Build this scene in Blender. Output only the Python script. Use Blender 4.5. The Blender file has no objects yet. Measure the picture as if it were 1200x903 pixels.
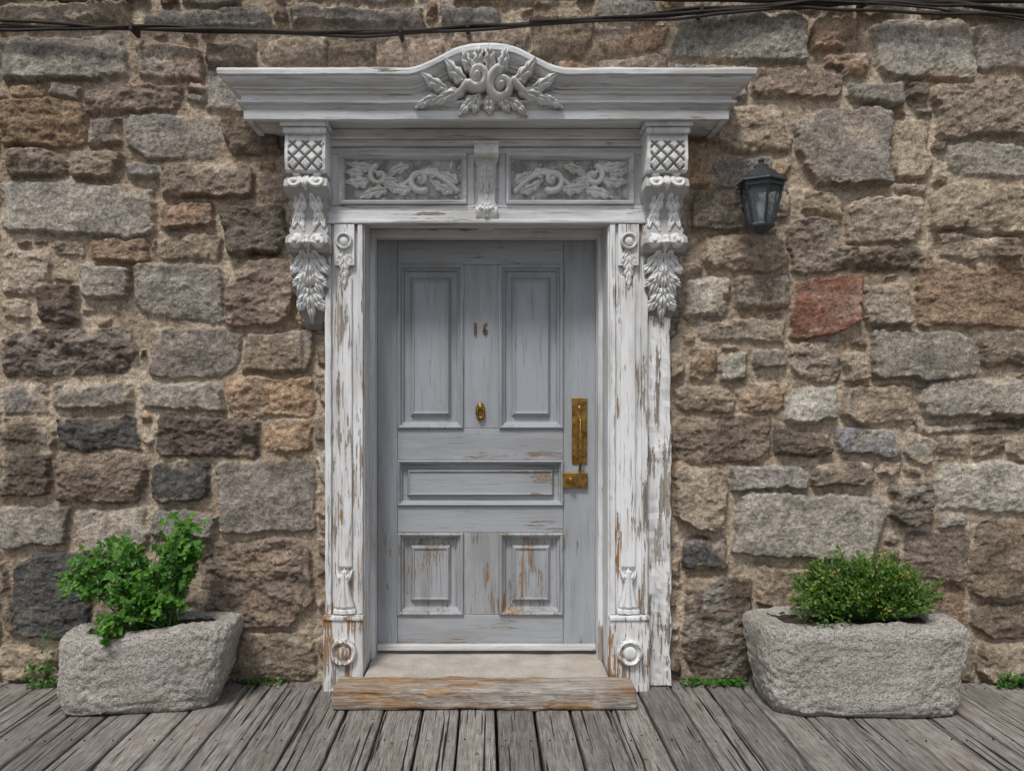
import bpy, bmesh, math, random
import numpy as np
from mathutils import Vector, noise as mnoise
random.seed(7); rng=np.random.default_rng(11)
scene=bpy.context.scene
# ------------------------------------------------------------------ survey
F=943.0; D=4.10; HC=1.448; VX=570.0; VY=465.0
def WX(px,y=0.0): return (px-VX)/F*(D+y)
def WZ(py,y=0.0): return HC-(py-VY)/F*(D+y)

# ------------------------------------------------------------------ helpers
def link(o,parent=None):
    scene.collection.objects.link(o)
    if parent: o.parent=parent
    return o
def empty(name):
    e=bpy.data.objects.new(name,None); e.empty_display_size=.2
    return link(e)
def mesh(name,verts,faces,mat,parent=None,smooth=False):
    me=bpy.data.meshes.new(name); me.from_pydata([tuple(v) for v in verts],[],faces); me.update()
    if mat: me.materials.append(mat)
    if smooth: me.polygons.foreach_set('use_smooth',[True]*len(me.polygons))
    return link(bpy.data.objects.new(name,me),parent)
def fixn(o):
    bm=bmesh.new(); bm.from_mesh(o.data); bmesh.ops.recalc_face_normals(bm,faces=bm.faces[:]); bm.to_mesh(o.data); bm.free()
def nv(p,s): return mnoise.noise_vector(Vector(p)*s)
def box(name,x0,x1,y0,y1,z0,z1,mat,parent=None,bev=.003,seg=.04,amp=.0012,nscale=9.0):
    nx=[max(1,min(60,int(abs(b-a)/seg))) for a,b in((x0,x1),(y0,y1),(z0,z1))]
    lo=(x0,y0,z0); hi=(x1,y1,z1)
    V=[];Fc=[]
    for ax in range(3):
        u,v=(ax+1)%3,(ax+2)%3
        for side in (0,1):
            b=len(V); nu,nw=nx[u],nx[v]
            for i in range(nu+1):
                for j in range(nw+1):
                    p=[0,0,0]; p[ax]=hi[ax] if side else lo[ax]
                    p[u]=lo[u]+(hi[u]-lo[u])*i/nu; p[v]=lo[v]+(hi[v]-lo[v])*j/nw
                    V.append(p)
            for i in range(nu):
                for j in range(nw):
                    q=[b+i*(nw+1)+j,b+(i+1)*(nw+1)+j,b+(i+1)*(nw+1)+j+1,b+i*(nw+1)+j+1]
                    Fc.append(q if side else q[::-1])
    o=mesh(name,V,Fc,mat,parent)
    bm=bmesh.new(); bm.from_mesh(o.data)
    bmesh.ops.remove_doubles(bm,verts=bm.verts[:],dist=1e-5)
    if amp>0:
        for w in bm.verts:
            w.co+= nv(w.co,nscale)*amp + nv(w.co,nscale*4)*amp*.6
    bm.to_mesh(o.data); bm.free()
    if bev>0:
        m=o.modifiers.new('bev','BEVEL'); m.width=bev; m.segments=2; m.limit_method='ANGLE'; m.angle_limit=math.radians(50)
    return o
def nested(name,x0,x1,z0,z1,loops,mat,parent=None):
    """panel made from nested rectangular loops (inset, y)"""
    V=[];Fc=[]
    for ins,y in loops:
        V+=[(x0+ins,y,z0+ins),(x1-ins,y,z0+ins),(x1-ins,y,z1-ins),(x0+ins,y,z1-ins)]
    n=len(loops)
    for k in range(n-1):
        for i in range(4):
            j=(i+1)%4
            Fc.append([4*k+i,4*k+j,4*k+4+j,4*k+4+i])
    Fc.append([4*(n-1)+i for i in range(4)])
    return mesh(name,V,Fc,mat,parent)
def tube(name,pts,rad,mat,parent=None,res=3,cyc=False):
    cu=bpy.data.curves.new(name,'CURVE'); cu.dimensions='3D'; cu.bevel_depth=1.0; cu.bevel_resolution=res; cu.use_fill_caps=True
    s=cu.splines.new('POLY'); s.points.add(len(pts)-1); s.use_cyclic_u=cyc
    for i,p in enumerate(pts):
        s.points[i].co=(*p,1); s.points[i].radius=rad[i] if hasattr(rad,'__len__') else rad
    if mat: cu.materials.append(mat)
    return link(bpy.data.objects.new(name,cu),parent)
def lathe(name,prof,c,mat,parent=None,n=24,axis='Z',rot=0.0,smooth=True,sx=1,sy=1):
    V=[];Fc=[]
    for r,h in prof:
        for i in range(n):
            a=2*math.pi*i/n+rot
            if axis=='Z': V.append((c[0]+r*math.cos(a)*sx,c[1]+r*math.sin(a)*sy,c[2]+h))
            else: V.append((c[0]+r*math.cos(a)*sx,c[1]+h,c[2]+r*math.sin(a)*sy))
    for k in range(len(prof)-1):
        for i in range(n):
            j=(i+1)%n; Fc.append([k*n+i,k*n+j,(k+1)*n+j,(k+1)*n+i])
    Fc.append(list(range(n))[::-1]); Fc.append([(len(prof)-1)*n+i for i in range(n)])
    o=mesh(name,V,Fc,mat,parent,smooth); fixn(o); return o

# ------------------------------------------------------------------ shader helper
class S:
    def __init__(s,name):
        s.m=bpy.data.materials.new(name); s.m.use_nodes=True; s.t=s.m.node_tree
        s.b=s.t.nodes['Principled BSDF']; s.co=s.t.nodes.new('ShaderNodeTexCoord').outputs['Object']
    def put(s,sock,v):
        if isinstance(v,bpy.types.NodeSocket): s.t.links.new(v,sock)
        elif isinstance(v,(tuple,list)):
            sock.default_value=tuple(v)+((1,) if len(v)==3 and len(sock.default_value)==4 else ())
        else: sock.default_value=v
    def sc(s,v,k):
        n=s.t.nodes.new('ShaderNodeMapping'); s.put(n.inputs['Vector'],v); n.inputs['Scale'].default_value=k; return n.outputs[0]
    def noise(s,v,scale,detail=4,rough=.6,dist=0):
        n=s.t.nodes.new('ShaderNodeTexNoise'); s.put(n.inputs['Vector'],v); n.inputs['Scale'].default_value=scale
        n.inputs['Detail'].default_value=detail; n.inputs['Roughness'].default_value=rough; n.inputs['Distortion'].default_value=dist
        return n.outputs['Fac']
    def mr(s,v,a,b,c=0.,d=1.):
        n=s.t.nodes.new('ShaderNodeMapRange'); s.put(n.inputs[0],v)
        for i,q in enumerate((a,b,c,d)): s.put(n.inputs[i+1],q)
        return n.outputs[0]
    def mt(s,op,a,b=0.):
        n=s.t.nodes.new('ShaderNodeMath'); n.operation=op; s.put(n.inputs[0],a); s.put(n.inputs[1],b); return n.outputs[0]
    def mix(s,f,a,b,mode='MIX'):
        n=s.t.nodes.new('ShaderNodeMix'); n.data_type='RGBA'; n.blend_type=mode
        s.put(n.inputs[0],f); s.put(n.inputs[6],a); s.put(n.inputs[7],b); return n.outputs[2]
    def grey(s,v):
        n=s.t.nodes.new('ShaderNodeCombineColor')
        for i in range(3): s.put(n.inputs[i],v)
        return n.outputs[0]
    def attr(s,name,out='Fac'):
        n=s.t.nodes.new('ShaderNodeAttribute'); n.attribute_name=name; return n.outputs[out]
    def xyz(s,v):
        n=s.t.nodes.new('ShaderNodeSeparateXYZ'); s.put(n.inputs[0],v); return n.outputs
    def bump(s,h,st,dist,prev=None):
        n=s.t.nodes.new('ShaderNodeBump'); s.put(n.inputs['Height'],h); n.inputs['Strength'].default_value=st; n.inputs['Distance'].default_value=dist
        if prev: s.put(n.inputs['Normal'],prev)
        return n.outputs[0]
    def out(s,col,rough,nor=None,metal=0,spec=.3):
        s.put(s.b.inputs['Base Color'],col); s.put(s.b.inputs['Roughness'],rough)
        s.b.inputs['Metallic'].default_value=metal; s.b.inputs['Specular IOR Level'].default_value=spec
        if nor: s.put(s.b.inputs['Normal'],nor)
        return s.m

def paint(name,col,thr=.64,low=.10,axis='Z',crack=.5,right=0.,brown=(.44,.22,.07),rust=.52,dull_k=.66,st=.16):
    s=S(name); ax=dict(X=(st,1,1),Z=(1,1,st))[axis]; ax2=dict(X=(.04,1,1),Z=(1,1,.04))[axis]
    n1=s.noise(s.sc(s.co,ax),17,7,.70); n2=s.noise(s.sc(s.co,ax2),95,4,.65)
    x,y,z=s.xyz(s.co)
    amt=s.mr(z,0.,1.9,low,0.)
    v=s.mt('ADD',s.mt('ADD',n1,s.mt('MULTIPLY',s.mt('SUBTRACT',n2,.5),.55)),amt)
    if right: v=s.mt('ADD',v,s.mr(x,.55,.86,0.,right))
    big=s.noise(s.co,2.6,2,.5); v=s.mt('ADD',v,s.mt('MULTIPLY',s.mt('SUBTRACT',big,.5),.34))
    mask=s.mr(v,thr,thr+.015)
    grain=s.noise(s.sc(s.co,ax2),60,5,.7)
    wood=s.mix(s.mr(grain,.35,.65),(.15,.13,.112),(.44,.39,.33))
    wood=s.mix(s.mr(s.noise(s.sc(s.co,ax),5,3,.6),rust,rust+.07),wood,s.mix(grain,(.18,.09,.035),brown))
    dull=tuple(c*dull_k*k for c,k in zip(col,(1.0,.97,.93)))
    pc=s.mix(s.mr(s.noise(s.sc(s.co,ax),8,6,.68),.42,.64),col,dull)
    edge=s.mr(v,thr-.035,thr,0.,.45); pc=s.mix(edge,pc,tuple(c*.6*k for c,k in zip(col,(1.,.90,.78))))
    cr=s.mr(n2,.58,.64,0.,crack)
    pc=s.mix(cr,pc,tuple(c*.30 for c in col))
    d=s.attr('grime_shade'); pc=s.mix(d,pc,(.10,.09,.078))  # darkens carving recesses: grime plus shade painted into the colour
    c=s.mix(mask,pc,wood)
    h=s.mt('ADD',s.mt('SUBTRACT',1.,mask),s.mt('MULTIPLY',s.mt('ADD',n2,grain),.55))
    nor=s.bump(h,.9,.0028)
    return s.out(c,s.mr(mask,0,1,.55,.85),nor,spec=.35)

WHITE=(.69,.705,.72)
m_white=paint('peeling_white_paint',WHITE,.68,.08,'Z',.55)
m_pil=paint('peeling_pilaster_paint',(.75,.76,.77),.612,.07,'Z',.75,right=.02,rust=.475)
m_ragged=paint('badly_peeled_paint',(.72,.73,.735),.572,.05,'Z',.8,rust=.55)
m_whiteX=paint('peeling_white_trim_paint',WHITE,.66,.0,'X',.6,rust=.60)
m_carv=paint('carved_white_paint',(.72,.73,.735),.72,.0,'Z',.2,rust=.6,dull_k=.8,st=.5)
m_doorV=paint('grey_door_paint',(.335,.36,.39),.735,.09,'Z',.35,dull_k=.8)
m_doorH=paint('grey_door_paint_horizontal',(.35,.37,.395),.70,.08,'X',.4,dull_k=.8)
m_doorP=paint('grey_door_panel_paint',(.355,.37,.39),.655,.11,'Z',.5,dull_k=.75)

def m_brass():
    s=S('aged_brass'); n=s.noise(s.co,30,6,.7)
    c=s.mix(s.mr(n,.4,.62),(.44,.27,.07),(.15,.08,.03)); return s.out(c,s.mr(n,.3,.7,.3,.55),s.bump(n,.2,.001),metal=.9,spec=.5)
brass=m_brass()
def simple(name,col,rough,metal=0,ns=20,var=.3,bst=.2,bd=.002,spec=.3):
    s=S(name); n=s.noise(s.co,ns,5,.65)
    c=s.mix(s.mr(n,.3,.7),tuple(k*(1-var) for k in col),tuple(k*(1+var) for k in col)); return s.out(c,rough,s.bump(n,bst,bd),metal,spec)
m_iron=simple('dark_lantern_metal',(.045,.052,.058),.42,.4,60,.4,.2,.001,.5)
m_cable=simple('black_cable_rubber',(.03,.024,.02),.7,0,40,.4)
m_soil=simple('potting_soil',(.045,.033,.024),.95,0,60,.5,.8,.01)
m_num=simple('dark_bronze',(.22,.14,.07),.45,.6)

# ------------------------------------------------------------------ numpy noise
TAB=rng.random((512,512)).astype(np.float32)
def vn(x,z,off=0):
    x=x+off*17.31; z=z+off*9.77
    xi=np.floor(x).astype(np.int64); zi=np.floor(z).astype(np.int64)
    fx=x-xi; fz=z-zi; fx=fx*fx*fx*(fx*(fx*6-15)+10); fz=fz*fz*fz*(fz*(fz*6-15)+10)
    a=TAB[xi&511,zi&511]; b=TAB[(xi+1)&511,zi&511]; c=TAB[xi&511,(zi+1)&511]; d=TAB[(xi+1)&511,(zi+1)&511]
    return (a*(1-fx)+b*fx)*(1-fz)+(c*(1-fx)+d*fx)*fz
def fbm(x,z,sc,octv=4,off=0,gain=.5):
    s=0;a=1;t=0
    for o in range(octv):
        ca,sa=math.cos(.6*o+.3),math.sin(.6*o+.3)
        s=s+a*(vn((x*ca-z*sa)*sc*2**o+o*3.7,(x*sa+z*ca)*sc*2**o+o*5.1,off)-.5)*2; t+=a; a*=gain
    return s/t
def ss(a,b,x):
    t=np.clip((x-a)/(b-a),0,1); return t*t*(3-2*t)
def grid_mesh(name,X,Y,Z,mat,parent=None,cols=None,fl=None,keep=None,smooth=True):
    nr,nc=X.shape
    co=np.stack([X,Y,Z],-1).reshape(-1,3).astype(np.float32)
    i=np.arange((nr-1)*(nc-1)); r=i//(nc-1); c=i%(nc-1); a=r*nc+c
    q=np.stack([a,a+1,a+nc+1,a+nc],1)
    if keep is not None: q=q[keep.reshape(-1)]
    me=bpy.data.meshes.new(name); me.vertices.add(len(co)); me.vertices.foreach_set('co',co.ravel())
    me.loops.add(q.size); me.loops.foreach_set('vertex_index',q.ravel().astype(np.int32))
    me.polygons.add(len(q)); me.polygons.foreach_set('loop_start',(np.arange(len(q))*4).astype(np.int32))
    me.polygons.foreach_set('loop_total',np.full(len(q),4,np.int32))
    me.polygons.foreach_set('use_smooth',np.full(len(q),smooth))
    me.update(calc_edges=True)
    if cols is not None:
        at=me.color_attributes.new('Col','FLOAT_COLOR','POINT')
        at.data.foreach_set('color',np.concatenate([cols.reshape(-1,3),np.ones((len(co),1))],1).astype(np.float32).ravel())
    for k,v in (fl or {}).items():
        at=me.attributes.new(k,'FLOAT','POINT'); at.data.foreach_set('value',v.reshape(-1).astype(np.float32))
    me.materials.append(mat)
    return link(bpy.data.objects.new(name,me),parent)

# ------------------------------------------------------------------ STONE WALL
PAL=dict(g=(.30,.283,.258),l=(.41,.388,.35),b=(.24,.196,.158),t=(.345,.29,.232),o=(.325,.235,.165),r=(.25,.125,.088),k=(.105,.107,.112),d=(.145,.122,.101),s=(.19,.20,.21))
ST="""0 40 150 95 g;172 8 318 31 g;343 8 497 31 g;515 8 590 28 g;0 3 150 30 t;2 118 105 172 o;100 98 215 134 b;148 132 258 185 g;165 50 238 92 t
243 45 300 80 b;305 42 385 78 t;390 45 440 80 b;445 40 520 82 t;0 212 182 278 g;190 190 300 232 b;262 140 330 182 b;262 238 340 300 d;110 277 180 306 o
160 308 262 376 g;266 306 345 380 b;0 290 60 345 t;45 332 92 376 d;95 314 157 350 l;0 382 162 440 d;177 385 282 440 g;60 445 158 478 g;165 447 265 480 g
268 440 372 488 o;286 386 370 434 t;0 487 62 580 d;72 487 162 528 k;182 487 305 533 d;68 531 172 590 b;178 540 250 590 k;255 540 371 622 g;0 590 80 640 g
90 593 175 650 l;20 645 110 745 k;235 632 372 735 b;245 738 372 796 b;0 755 60 796 t;0 655 16 740 b;180 600 250 628 g
792 15 945 70 g;950 20 1010 58 o;962 62 1015 90 o;1025 22 1140 90 g;1145 30 1210 85 g;1000 95 1060 124 g;930 123 1045 215 g;1048 137 1092 207 t;1095 95 1210 160 t;1110 168 1210 205 g
880 75 990 114 b;838 118 922 180 t;940 222 985 250 t;992 228 1080 284 t;975 288 1092 318 b;1090 215 1210 270 t;925 253 985 320 b;812 222 870 270 b
933 328 1010 395 r;860 320 928 362 t;800 322 855 370 l;1075 305 1210 380 o;820 372 925 402 t;1020 388 1143 445 g;1147 385 1210 430 b;850 412 876 446 l
805 406 845 445 o;925 400 985 446 t;1080 440 1210 488 l;790 487 905 540 b;912 500 975 535 d;983 507 1057 535 s;1065 490 1210 504 d;1140 508 1180 530 b
790 546 850 620 t;856 545 950 573 g;955 540 1025 572 b;863 576 1035 655 g;1100 540 1210 600 l;1042 560 1095 614 d;1140 606 1210 698 b;800 675 885 796 d
800 632 850 666 k;890 663 1000 712 t;1060 620 1135 680 b;1140 702 1210 745 b;1145 750 1210 796 t;790 450 860 482 t;865 450 920 484 o;922 450 985 490 l
990 450 1075 500 t;1098 275 1200 300 b;1010 330 1070 380 t;1060 508 1095 545 g;700 30 780 60 o;530 34 620 56 t"""
GR=.01; OX,OZ=-9.,-.2
occ=np.zeros((1800,500),bool)
LIST=[]
for ln in ST.replace('\n',';').split(';'):
    a=ln.split(); x0,y0,x1,y1=[float(v) for v in a[:4]]
    i,i1=int((WX(x0)-OX)/GR),int((WX(x1)-OX)/GR); j,j1=max(1,int((WZ(y1)-OZ)/GR)),int((WZ(y0)-OZ)/GR)
    LIST.append([i,j,i1,j1,a[4]]); occ[i:i1,j:j1]=True
def place(wr,hr,tries,maxw,maxh,gap=1):
    for _ in range(tries):
        w=int(random.uniform(*wr)/GR); h=int(random.uniform(*hr)/GR)
        i=random.randint(1,1798-w); j=random.randint(1,498-h)
        if occ[i-gap:i+w+gap,j-gap:j+h+gap].any(): continue
        i1,j1=i+w,j+h; moved=True
        while moved:
            moved=False
            if i>2 and i1-i<maxw and not occ[i-1-gap,j-gap:j1+gap].any(): i-=1; moved=True
            if i1<1796 and i1-i<maxw and not occ[i1+gap,j-gap:j1+gap].any(): i1+=1; moved=True
            if j>2 and j1-j<maxh and not occ[i-gap:i1+gap,j-1-gap].any(): j-=1; moved=True
            if j1<497 and j1-j<maxh and not occ[i-gap:i1+gap,j1+gap].any(): j1+=1; moved=True
        occ[i:i1,j:j1]=True
        LIST.append([i,j,i1,j1,random.choice('gbtotblgtbdggtb' if random.random()<.6 else 'bttog')])
place((.34,.55),(.18,.26),2500,60,28); place((.2,.32),(.12,.18),6000,42,22)
place((.12,.2),(.07,.12),12000,30,15); place((.06,.1),(.045,.07),16000,16,9); place((.03,.05),(.02,.035),16000,8,5)
order=list(range(len(LIST))); 
for rep in range(2):
    random.shuffle(order)
    for q in order:
        i,j,i1,j1,ty=LIST[q]
        if i1-i<9: continue
        if i>2 and random.random()<.4 and not occ[i-2:i,j:j1].any(): i-=1
        if i1<1796 and random.random()<.4 and not occ[i1:i1+2,j:j1].any(): i1+=1
        if j>2 and random.random()<.4 and not occ[i:i1,j-2:j].any(): j-=1
        if j1<497 and random.random()<.4 and not occ[i:i1,j1:j1+2].any(): j1+=1
        occ[i:i1,j:j1]=True; LIST[q]=[i,j,i1,j1,ty]
stones=[(OX+i*GR,OZ+j*GR,OX+i1*GR,OZ+j1*GR,ty) for i,j,i1,j1,ty in LIST]

xs=np.concatenate([np.arange(-9,-3.3,.03),np.arange(-3.3,3.5,.0055),np.arange(3.5,9,.03)])
zs=np.concatenate([np.arange(-.15,3.56,.0055),np.arange(3.57,4.6,.02)])
GX,GZ=np.meshgrid(xs,zs)
wx=.026*fbm(GX,GZ,7,3,1)+.012*fbm(GX,GZ,32,3,2,.6); wz=.022*fbm(GX,GZ,7,3,3)+.011*fbm(GX,GZ,32,3,4,.6)
WXg=GX+wx; WZg=GZ+wz
f_a=fbm(GX,GZ,6,5,5,.6); f_b=fbm(GX,GZ,26,4,6,.65); f_c=fbm(GX*.75+wx,GZ*1.3+wz,11,5,7,.62); f_d=fbm(GX,GZ,75,2,8)
ridge=1-np.abs(fbm(GX*.7+wx,GZ*1.4,9,4,9,.6))*2.4
smear=fbm(GX,GZ,4.5,4,10,.6); f_e=fbm(GX,GZ,3.1,4,12,.6)
Hh=-.013+.010*f_a+.007*f_b+.0035*f_d
mort=np.array((.53,.45,.36)); mort2=np.array((.35,.28,.21))
t=ss(-.4,.5,f_a)[...,None]; C=mort*(1-t)+mort2*t
C*= (1+.24*f_b)[...,None]
for (x0,z0,x1,z1,ty) in stones:
    w,h=x1-x0,z1-z0
    m=.06
    a,b=np.searchsorted(xs,x0-m),np.searchsorted(xs,x1+m); c,d=np.searchsorted(zs,z0-m),np.searchsorted(zs,z1+m)
    if b<=a or d<=c: continue
    sl=(slice(c,d),slice(a,b)); U=random.uniform
    th=U(-.03,.03) if w>.15 else U(-.25,.25)
    px=WXg[sl]-(x0+x1)/2; pz=WZg[sl]-(z0+z1)/2
    px,pz=px*math.cos(th)+pz*math.sin(th)+pz*U(-.14,.14),-px*math.sin(th)+pz*math.cos(th)+px*U(-.05,.05)
    hx,hz=w/2-.002,h/2-.002
    r=min(hx,hz)*U(.12,.5 if ty in 'tobd' else .3)
    qx=np.abs(px)-hx+r; qz=np.abs(pz)-hz+r
    sd=-(np.hypot(np.maximum(qx,0),np.maximum(qz,0))+np.minimum(np.maximum(qx,qz),0)-r)
    for _ in range(random.choice((0,1,1,2,3)) if w>.1 else 1):
        sx_,sz_=random.choice((-1,1)),random.choice((-1,1)); al=U(.35,1.2); nx_,nz_=sx_*math.cos(al),sz_*math.sin(al)
        cut=(hx*math.cos(al)+hz*math.sin(al))-U(.1,.5)*min(hx,hz)
        sd=np.minimum(sd,cut-(nx_*px+nz_*pz))
    big=min(1.,min(w,h)/.13)
    prot=U(.004,.048)*big+.003
    rough=dict(g=.35,l=.38,s=.5,t=.9,o=1.15,b=1.1,r=.6,k=.9,d=1.3).get(ty)*U(.7,1.25)
    soft=U(.007,.024)
    prof=ss(-.002,soft,sd)
    fac=0
    for _ in range(3):
        al=U(0,6.28); fac=np.maximum(fac,U(.15,.5)*np.maximum(0,(px*math.cos(al)/hx+pz*math.sin(al)/hz)-U(.3,.9))*min(.06,min(hx,hz)))
    surf=prot+rough*(.018*f_c[sl]+.013*np.clip(ridge[sl],-1,1)*.5-fac*1.3)+.005*f_b[sl]+.003*f_d[sl]+U(-.07,.07)*px+U(-.12,.12)*pz
    sm=ss(.10,.55,smear[sl]+.4*f_b[sl])*ss(.08,.0,sd)*.95
    k=ss(-.002,.005,sd+.006*f_b[sl]+.003*f_d[sl])*(1-sm)
    pc=np.array(PAL[ty])*U(.80,1.22)*np.array([U(.98,1.05),1,U(.94,1.04)])
    alt=np.array(PAL[random.choice('tobgdlg')])
    var=np.clip(1+.42*f_c[sl]+.42*f_b[sl]+.25*f_d[sl],.35,1.9)[...,None]
    tt=(ss(-.05,.5,np.roll(f_a,137,1)[sl])*U(.1,.65 if ty not in 'rk' else .3))[...,None]
    cc=(pc*(1-tt)+alt*tt)*var
    pf=prof*(1-.45*sm)
    Hh[sl]=Hh[sl]*(1-pf)+surf*pf
    C[sl]=C[sl]*(1-k[...,None])+cc*k[...,None]
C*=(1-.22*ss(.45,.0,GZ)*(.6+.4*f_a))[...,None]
C*=(1+.14*f_e)[...,None]
lum=(C@np.array((.3,.59,.11)))[...,None]; C=C*.93+lum*.07
C*=np.array((1.06,1.03,.985))
Hh=np.where((GZ<2.78)&(np.abs(GX)<.93),np.minimum(Hh,.03),Hh)   # stone dressed back behind the joinery
cx=(GX[:-1,:-1]+GX[1:,1:])/2; cz=(GZ[:-1,:-1]+GZ[1:,1:])/2
keep=~((np.abs(cx)<.66)&(cz<2.36))
def mat_wall():
    s=S('rubble_stone_and_mortar'); c=s.attr('Col','Color')
    n1=s.noise(s.co,42,6,.74); n2=s.noise(s.co,190,2,.7)
    c=s.mix(1.,c,s.grey(s.mr(n1,.28,.72,.48,1.56)),'MULTIPLY')
    c=s.mix(1.,c,s.grey(s.mr(n2,.3,.7,.52,1.50)),'MULTIPLY')
    dk=s.mr(n2,.30,.36,.6,0.); c=s.mix(dk,c,(.04,.035,.03))
    lt=s.mr(n2,.66,.72,0.,.45); c=s.mix(lt,c,(.58,.54,.48))
    h=s.mt('ADD',s.mt('MULTIPLY',n1,1.5),s.mt('MULTIPLY',n2,.5))
    return s.out(c,.92,s.bump(h,1.,.011),spec=.15)
m_wall=mat_wall()
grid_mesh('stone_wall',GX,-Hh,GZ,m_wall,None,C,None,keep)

# ------------------------------------------------------------------ RELIEF carving tool
class Relief:
    def __init__(s,w,h,res=.0021):
        s.w,s.h=w,h; s.u=np.linspace(-w/2,w/2,int(w/res)+1); s.v=np.linspace(-h/2,h/2,int(h/res)+1)
        s.U,s.V=np.meshgrid(s.u,s.v); s.H=np.zeros_like(s.U)
    def add(s,h): s.H=np.maximum(s.H,h)
    def at(s,X,V):
        i=np.clip(((X+s.w/2)/s.w*(len(s.u)-1)).round().astype(int),0,len(s.u)-1); j=np.clip(((V+s.h/2)/s.h*(len(s.v)-1)).round().astype(int),0,len(s.v)-1); return s.H[j,i]
    def stroke(s,pts,r0,r1,k=1.):
        pts=np.array(pts); n=len(pts)
        for i,(x,y) in enumerate(pts):
            r=r0+(r1-r0)*i/max(1,n-1); d2=((s.U-x)**2+(s.V-y)**2)/(r*r)
            s.add(np.where(d2<1,k*r*np.sqrt(np.maximum(0,1-d2)),0))
    def spiral(s,x,y,R,turns,a0,dr,r0,r1,k=1.,eye=1.9):
        n=int(40*turns)+10; P=[]
        for i in range(n):
            f=i/(n-1); a=a0+dr*2*math.pi*turns*f; rr=R*(1-f*.88)
            P.append((x+rr*math.cos(a),y+rr*math.sin(a)))
        s.stroke(P,r0,r1,k)
        d2=((s.U-x)**2+(s.V-y)**2)/(r1*eye)**2; s.add(np.where(d2<1,k*r1*2.2*np.sqrt(np.maximum(0,1-d2)),0))
    def leaf(s,x,y,ang,L,W,lobes=3,hm=.014,curl=0.):
        dx,dy=s.U-x,s.V-y; ca,sa=math.cos(ang),math.sin(ang)
        a=(dx*ca+dy*sa)/L; b=(-dx*sa+dy*ca); b=b-curl*L*a*a
        ac=np.clip(a,0,1)
        w=W*np.sin(np.pi*ac**.75)**.7*(.66+.34*np.abs(np.cos(lobes*np.pi*ac)))+1e-6
        q=np.abs(b)/w
        hh=hm*np.sqrt(np.maximum(0,1-q*q))*(.55+.45*np.abs(np.cos(lobes*np.pi*(ac-q*.25))))*(.5+.5*np.sin(np.pi*np.clip(ac*.9+.1,0,1)))
        hh*=1-.5*np.exp(-(b/(W*.13))**2)
        s.add(np.where((a>0)&(a<1)&(q<1),hh,0))
    def roundel(s,x,y,R,hm=.02):
        d=np.hypot(s.U-x,s.V-y)/R
        s.add(np.where(d<1,hm*(.55+.45*np.exp(-((d-.82)/.12)**2)-.35*np.exp(-((d-.58)/.1)**2)+.35*np.sqrt(np.maximum(0,1-(d/.5)**2))),0))
    def build(s,name,cx,cz,base,mat,parent,cut=False,back=.02,grime_shade_k=.007,noise=.0009,dk=.8):
        X=s.U+cx; Z=s.V+cz; hn=s.H+noise*fbm(X,Z,70,3,3)
        B=base(X,Z) if callable(base) else base+0*X
        Y=B-hn; keep=None
        if cut:
            on=s.H>.0015; Y=np.where(on,Y,B+back)
            keep=on[:-1,:-1]|on[1:,:-1]|on[:-1,1:]|on[1:,1:]
        grime_shade=np.clip(1-s.H/grime_shade_k,0,1)*dk*np.clip(.8+.6*fbm(X,Z,25,3,5),0,1)  # low relief gets dark colour, grime with painted shade for carving contrast
        return grid_mesh(name,X,Y,Z,mat,parent,None,dict(grime_shade=grime_shade),keep)

# ------------------------------------------------------------------ DOOR SURROUND
sur=empty('door_surround')
prof=[(-.02,3.0,1),(.10,2.995,1),(.36,2.975,1),(.385,2.968,1),(.388,2.958,1),(.386,2.940,1),(.370,2.936,1),(.370,2.926,1),(.358,2.915,1),(.340,2.905,1),(.330,2.900,1),(.330,2.892,1),(.318,2.888,1),(.312,2.876,1),(.300,2.870,1),(.298,2.858,1),
      (.298,2.846,0),(.318,2.842,0),(.316,2.832,0),(.296,2.826,0),(.280,2.812,0),(.276,2.806,0),(.290,2.802,0),(.288,2.764,0),(.26,2.764,0),(.26,2.776,0),(.06,2.776,0),(-.02,2.776,0)]
def ogee(x):
    a=abs(x)
    if a<.115: return .100+.012*(1-(a/.115)**2)
    if a>.37: return 0.
    t=(a-.115)/.255; return .10*(1-t*t*(3-2*t))*(1-.16*math.sin(math.pi*t))
BX=.86
V=[];Fc=[]
for pr,z,wt in prof:
    hw=BX+max(pr,.0)
    row=[(-hw,.03,z)]
    for t_ in np.linspace(-1,1,160):
        x=t_*hw; n=nv((x,0,z),5)*.003+nv((x,pr*3,z),22)*.0015
        row.append((x+n.x,-pr+n.y,z+wt*ogee(x)+n.z))
    row.append((hw,.03,z)); V+=row
nc=162
for k in range(len(prof)-1):
    for i in range(nc-1): Fc.append([k*nc+i,(k+1)*nc+i,(k+1)*nc+i+1,k*nc+i+1])
co=mesh('cornice',V,Fc,m_whiteX,sur); fixn(co)
box('bed_mould_upper',-.79,.79,-.125,-.02,2.725,2.774,m_whiteX,sur,.006)
box('bed_mould_lower',-.79,.79,-.105,-.02,2.695,2.724,m_whiteX,sur,.005)
box('frieze_board',-.80,.80,-.060,.0,2.32,2.69,m_whiteX,sur,.002)
box('frieze_top_rail',-.795,.795,-.078,-.058,2.662,2.694,m_whiteX,sur)
box('frieze_bottom_rail',-.795,.795,-.079,-.058,2.372,2.408,m_whiteX,sur)
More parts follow.
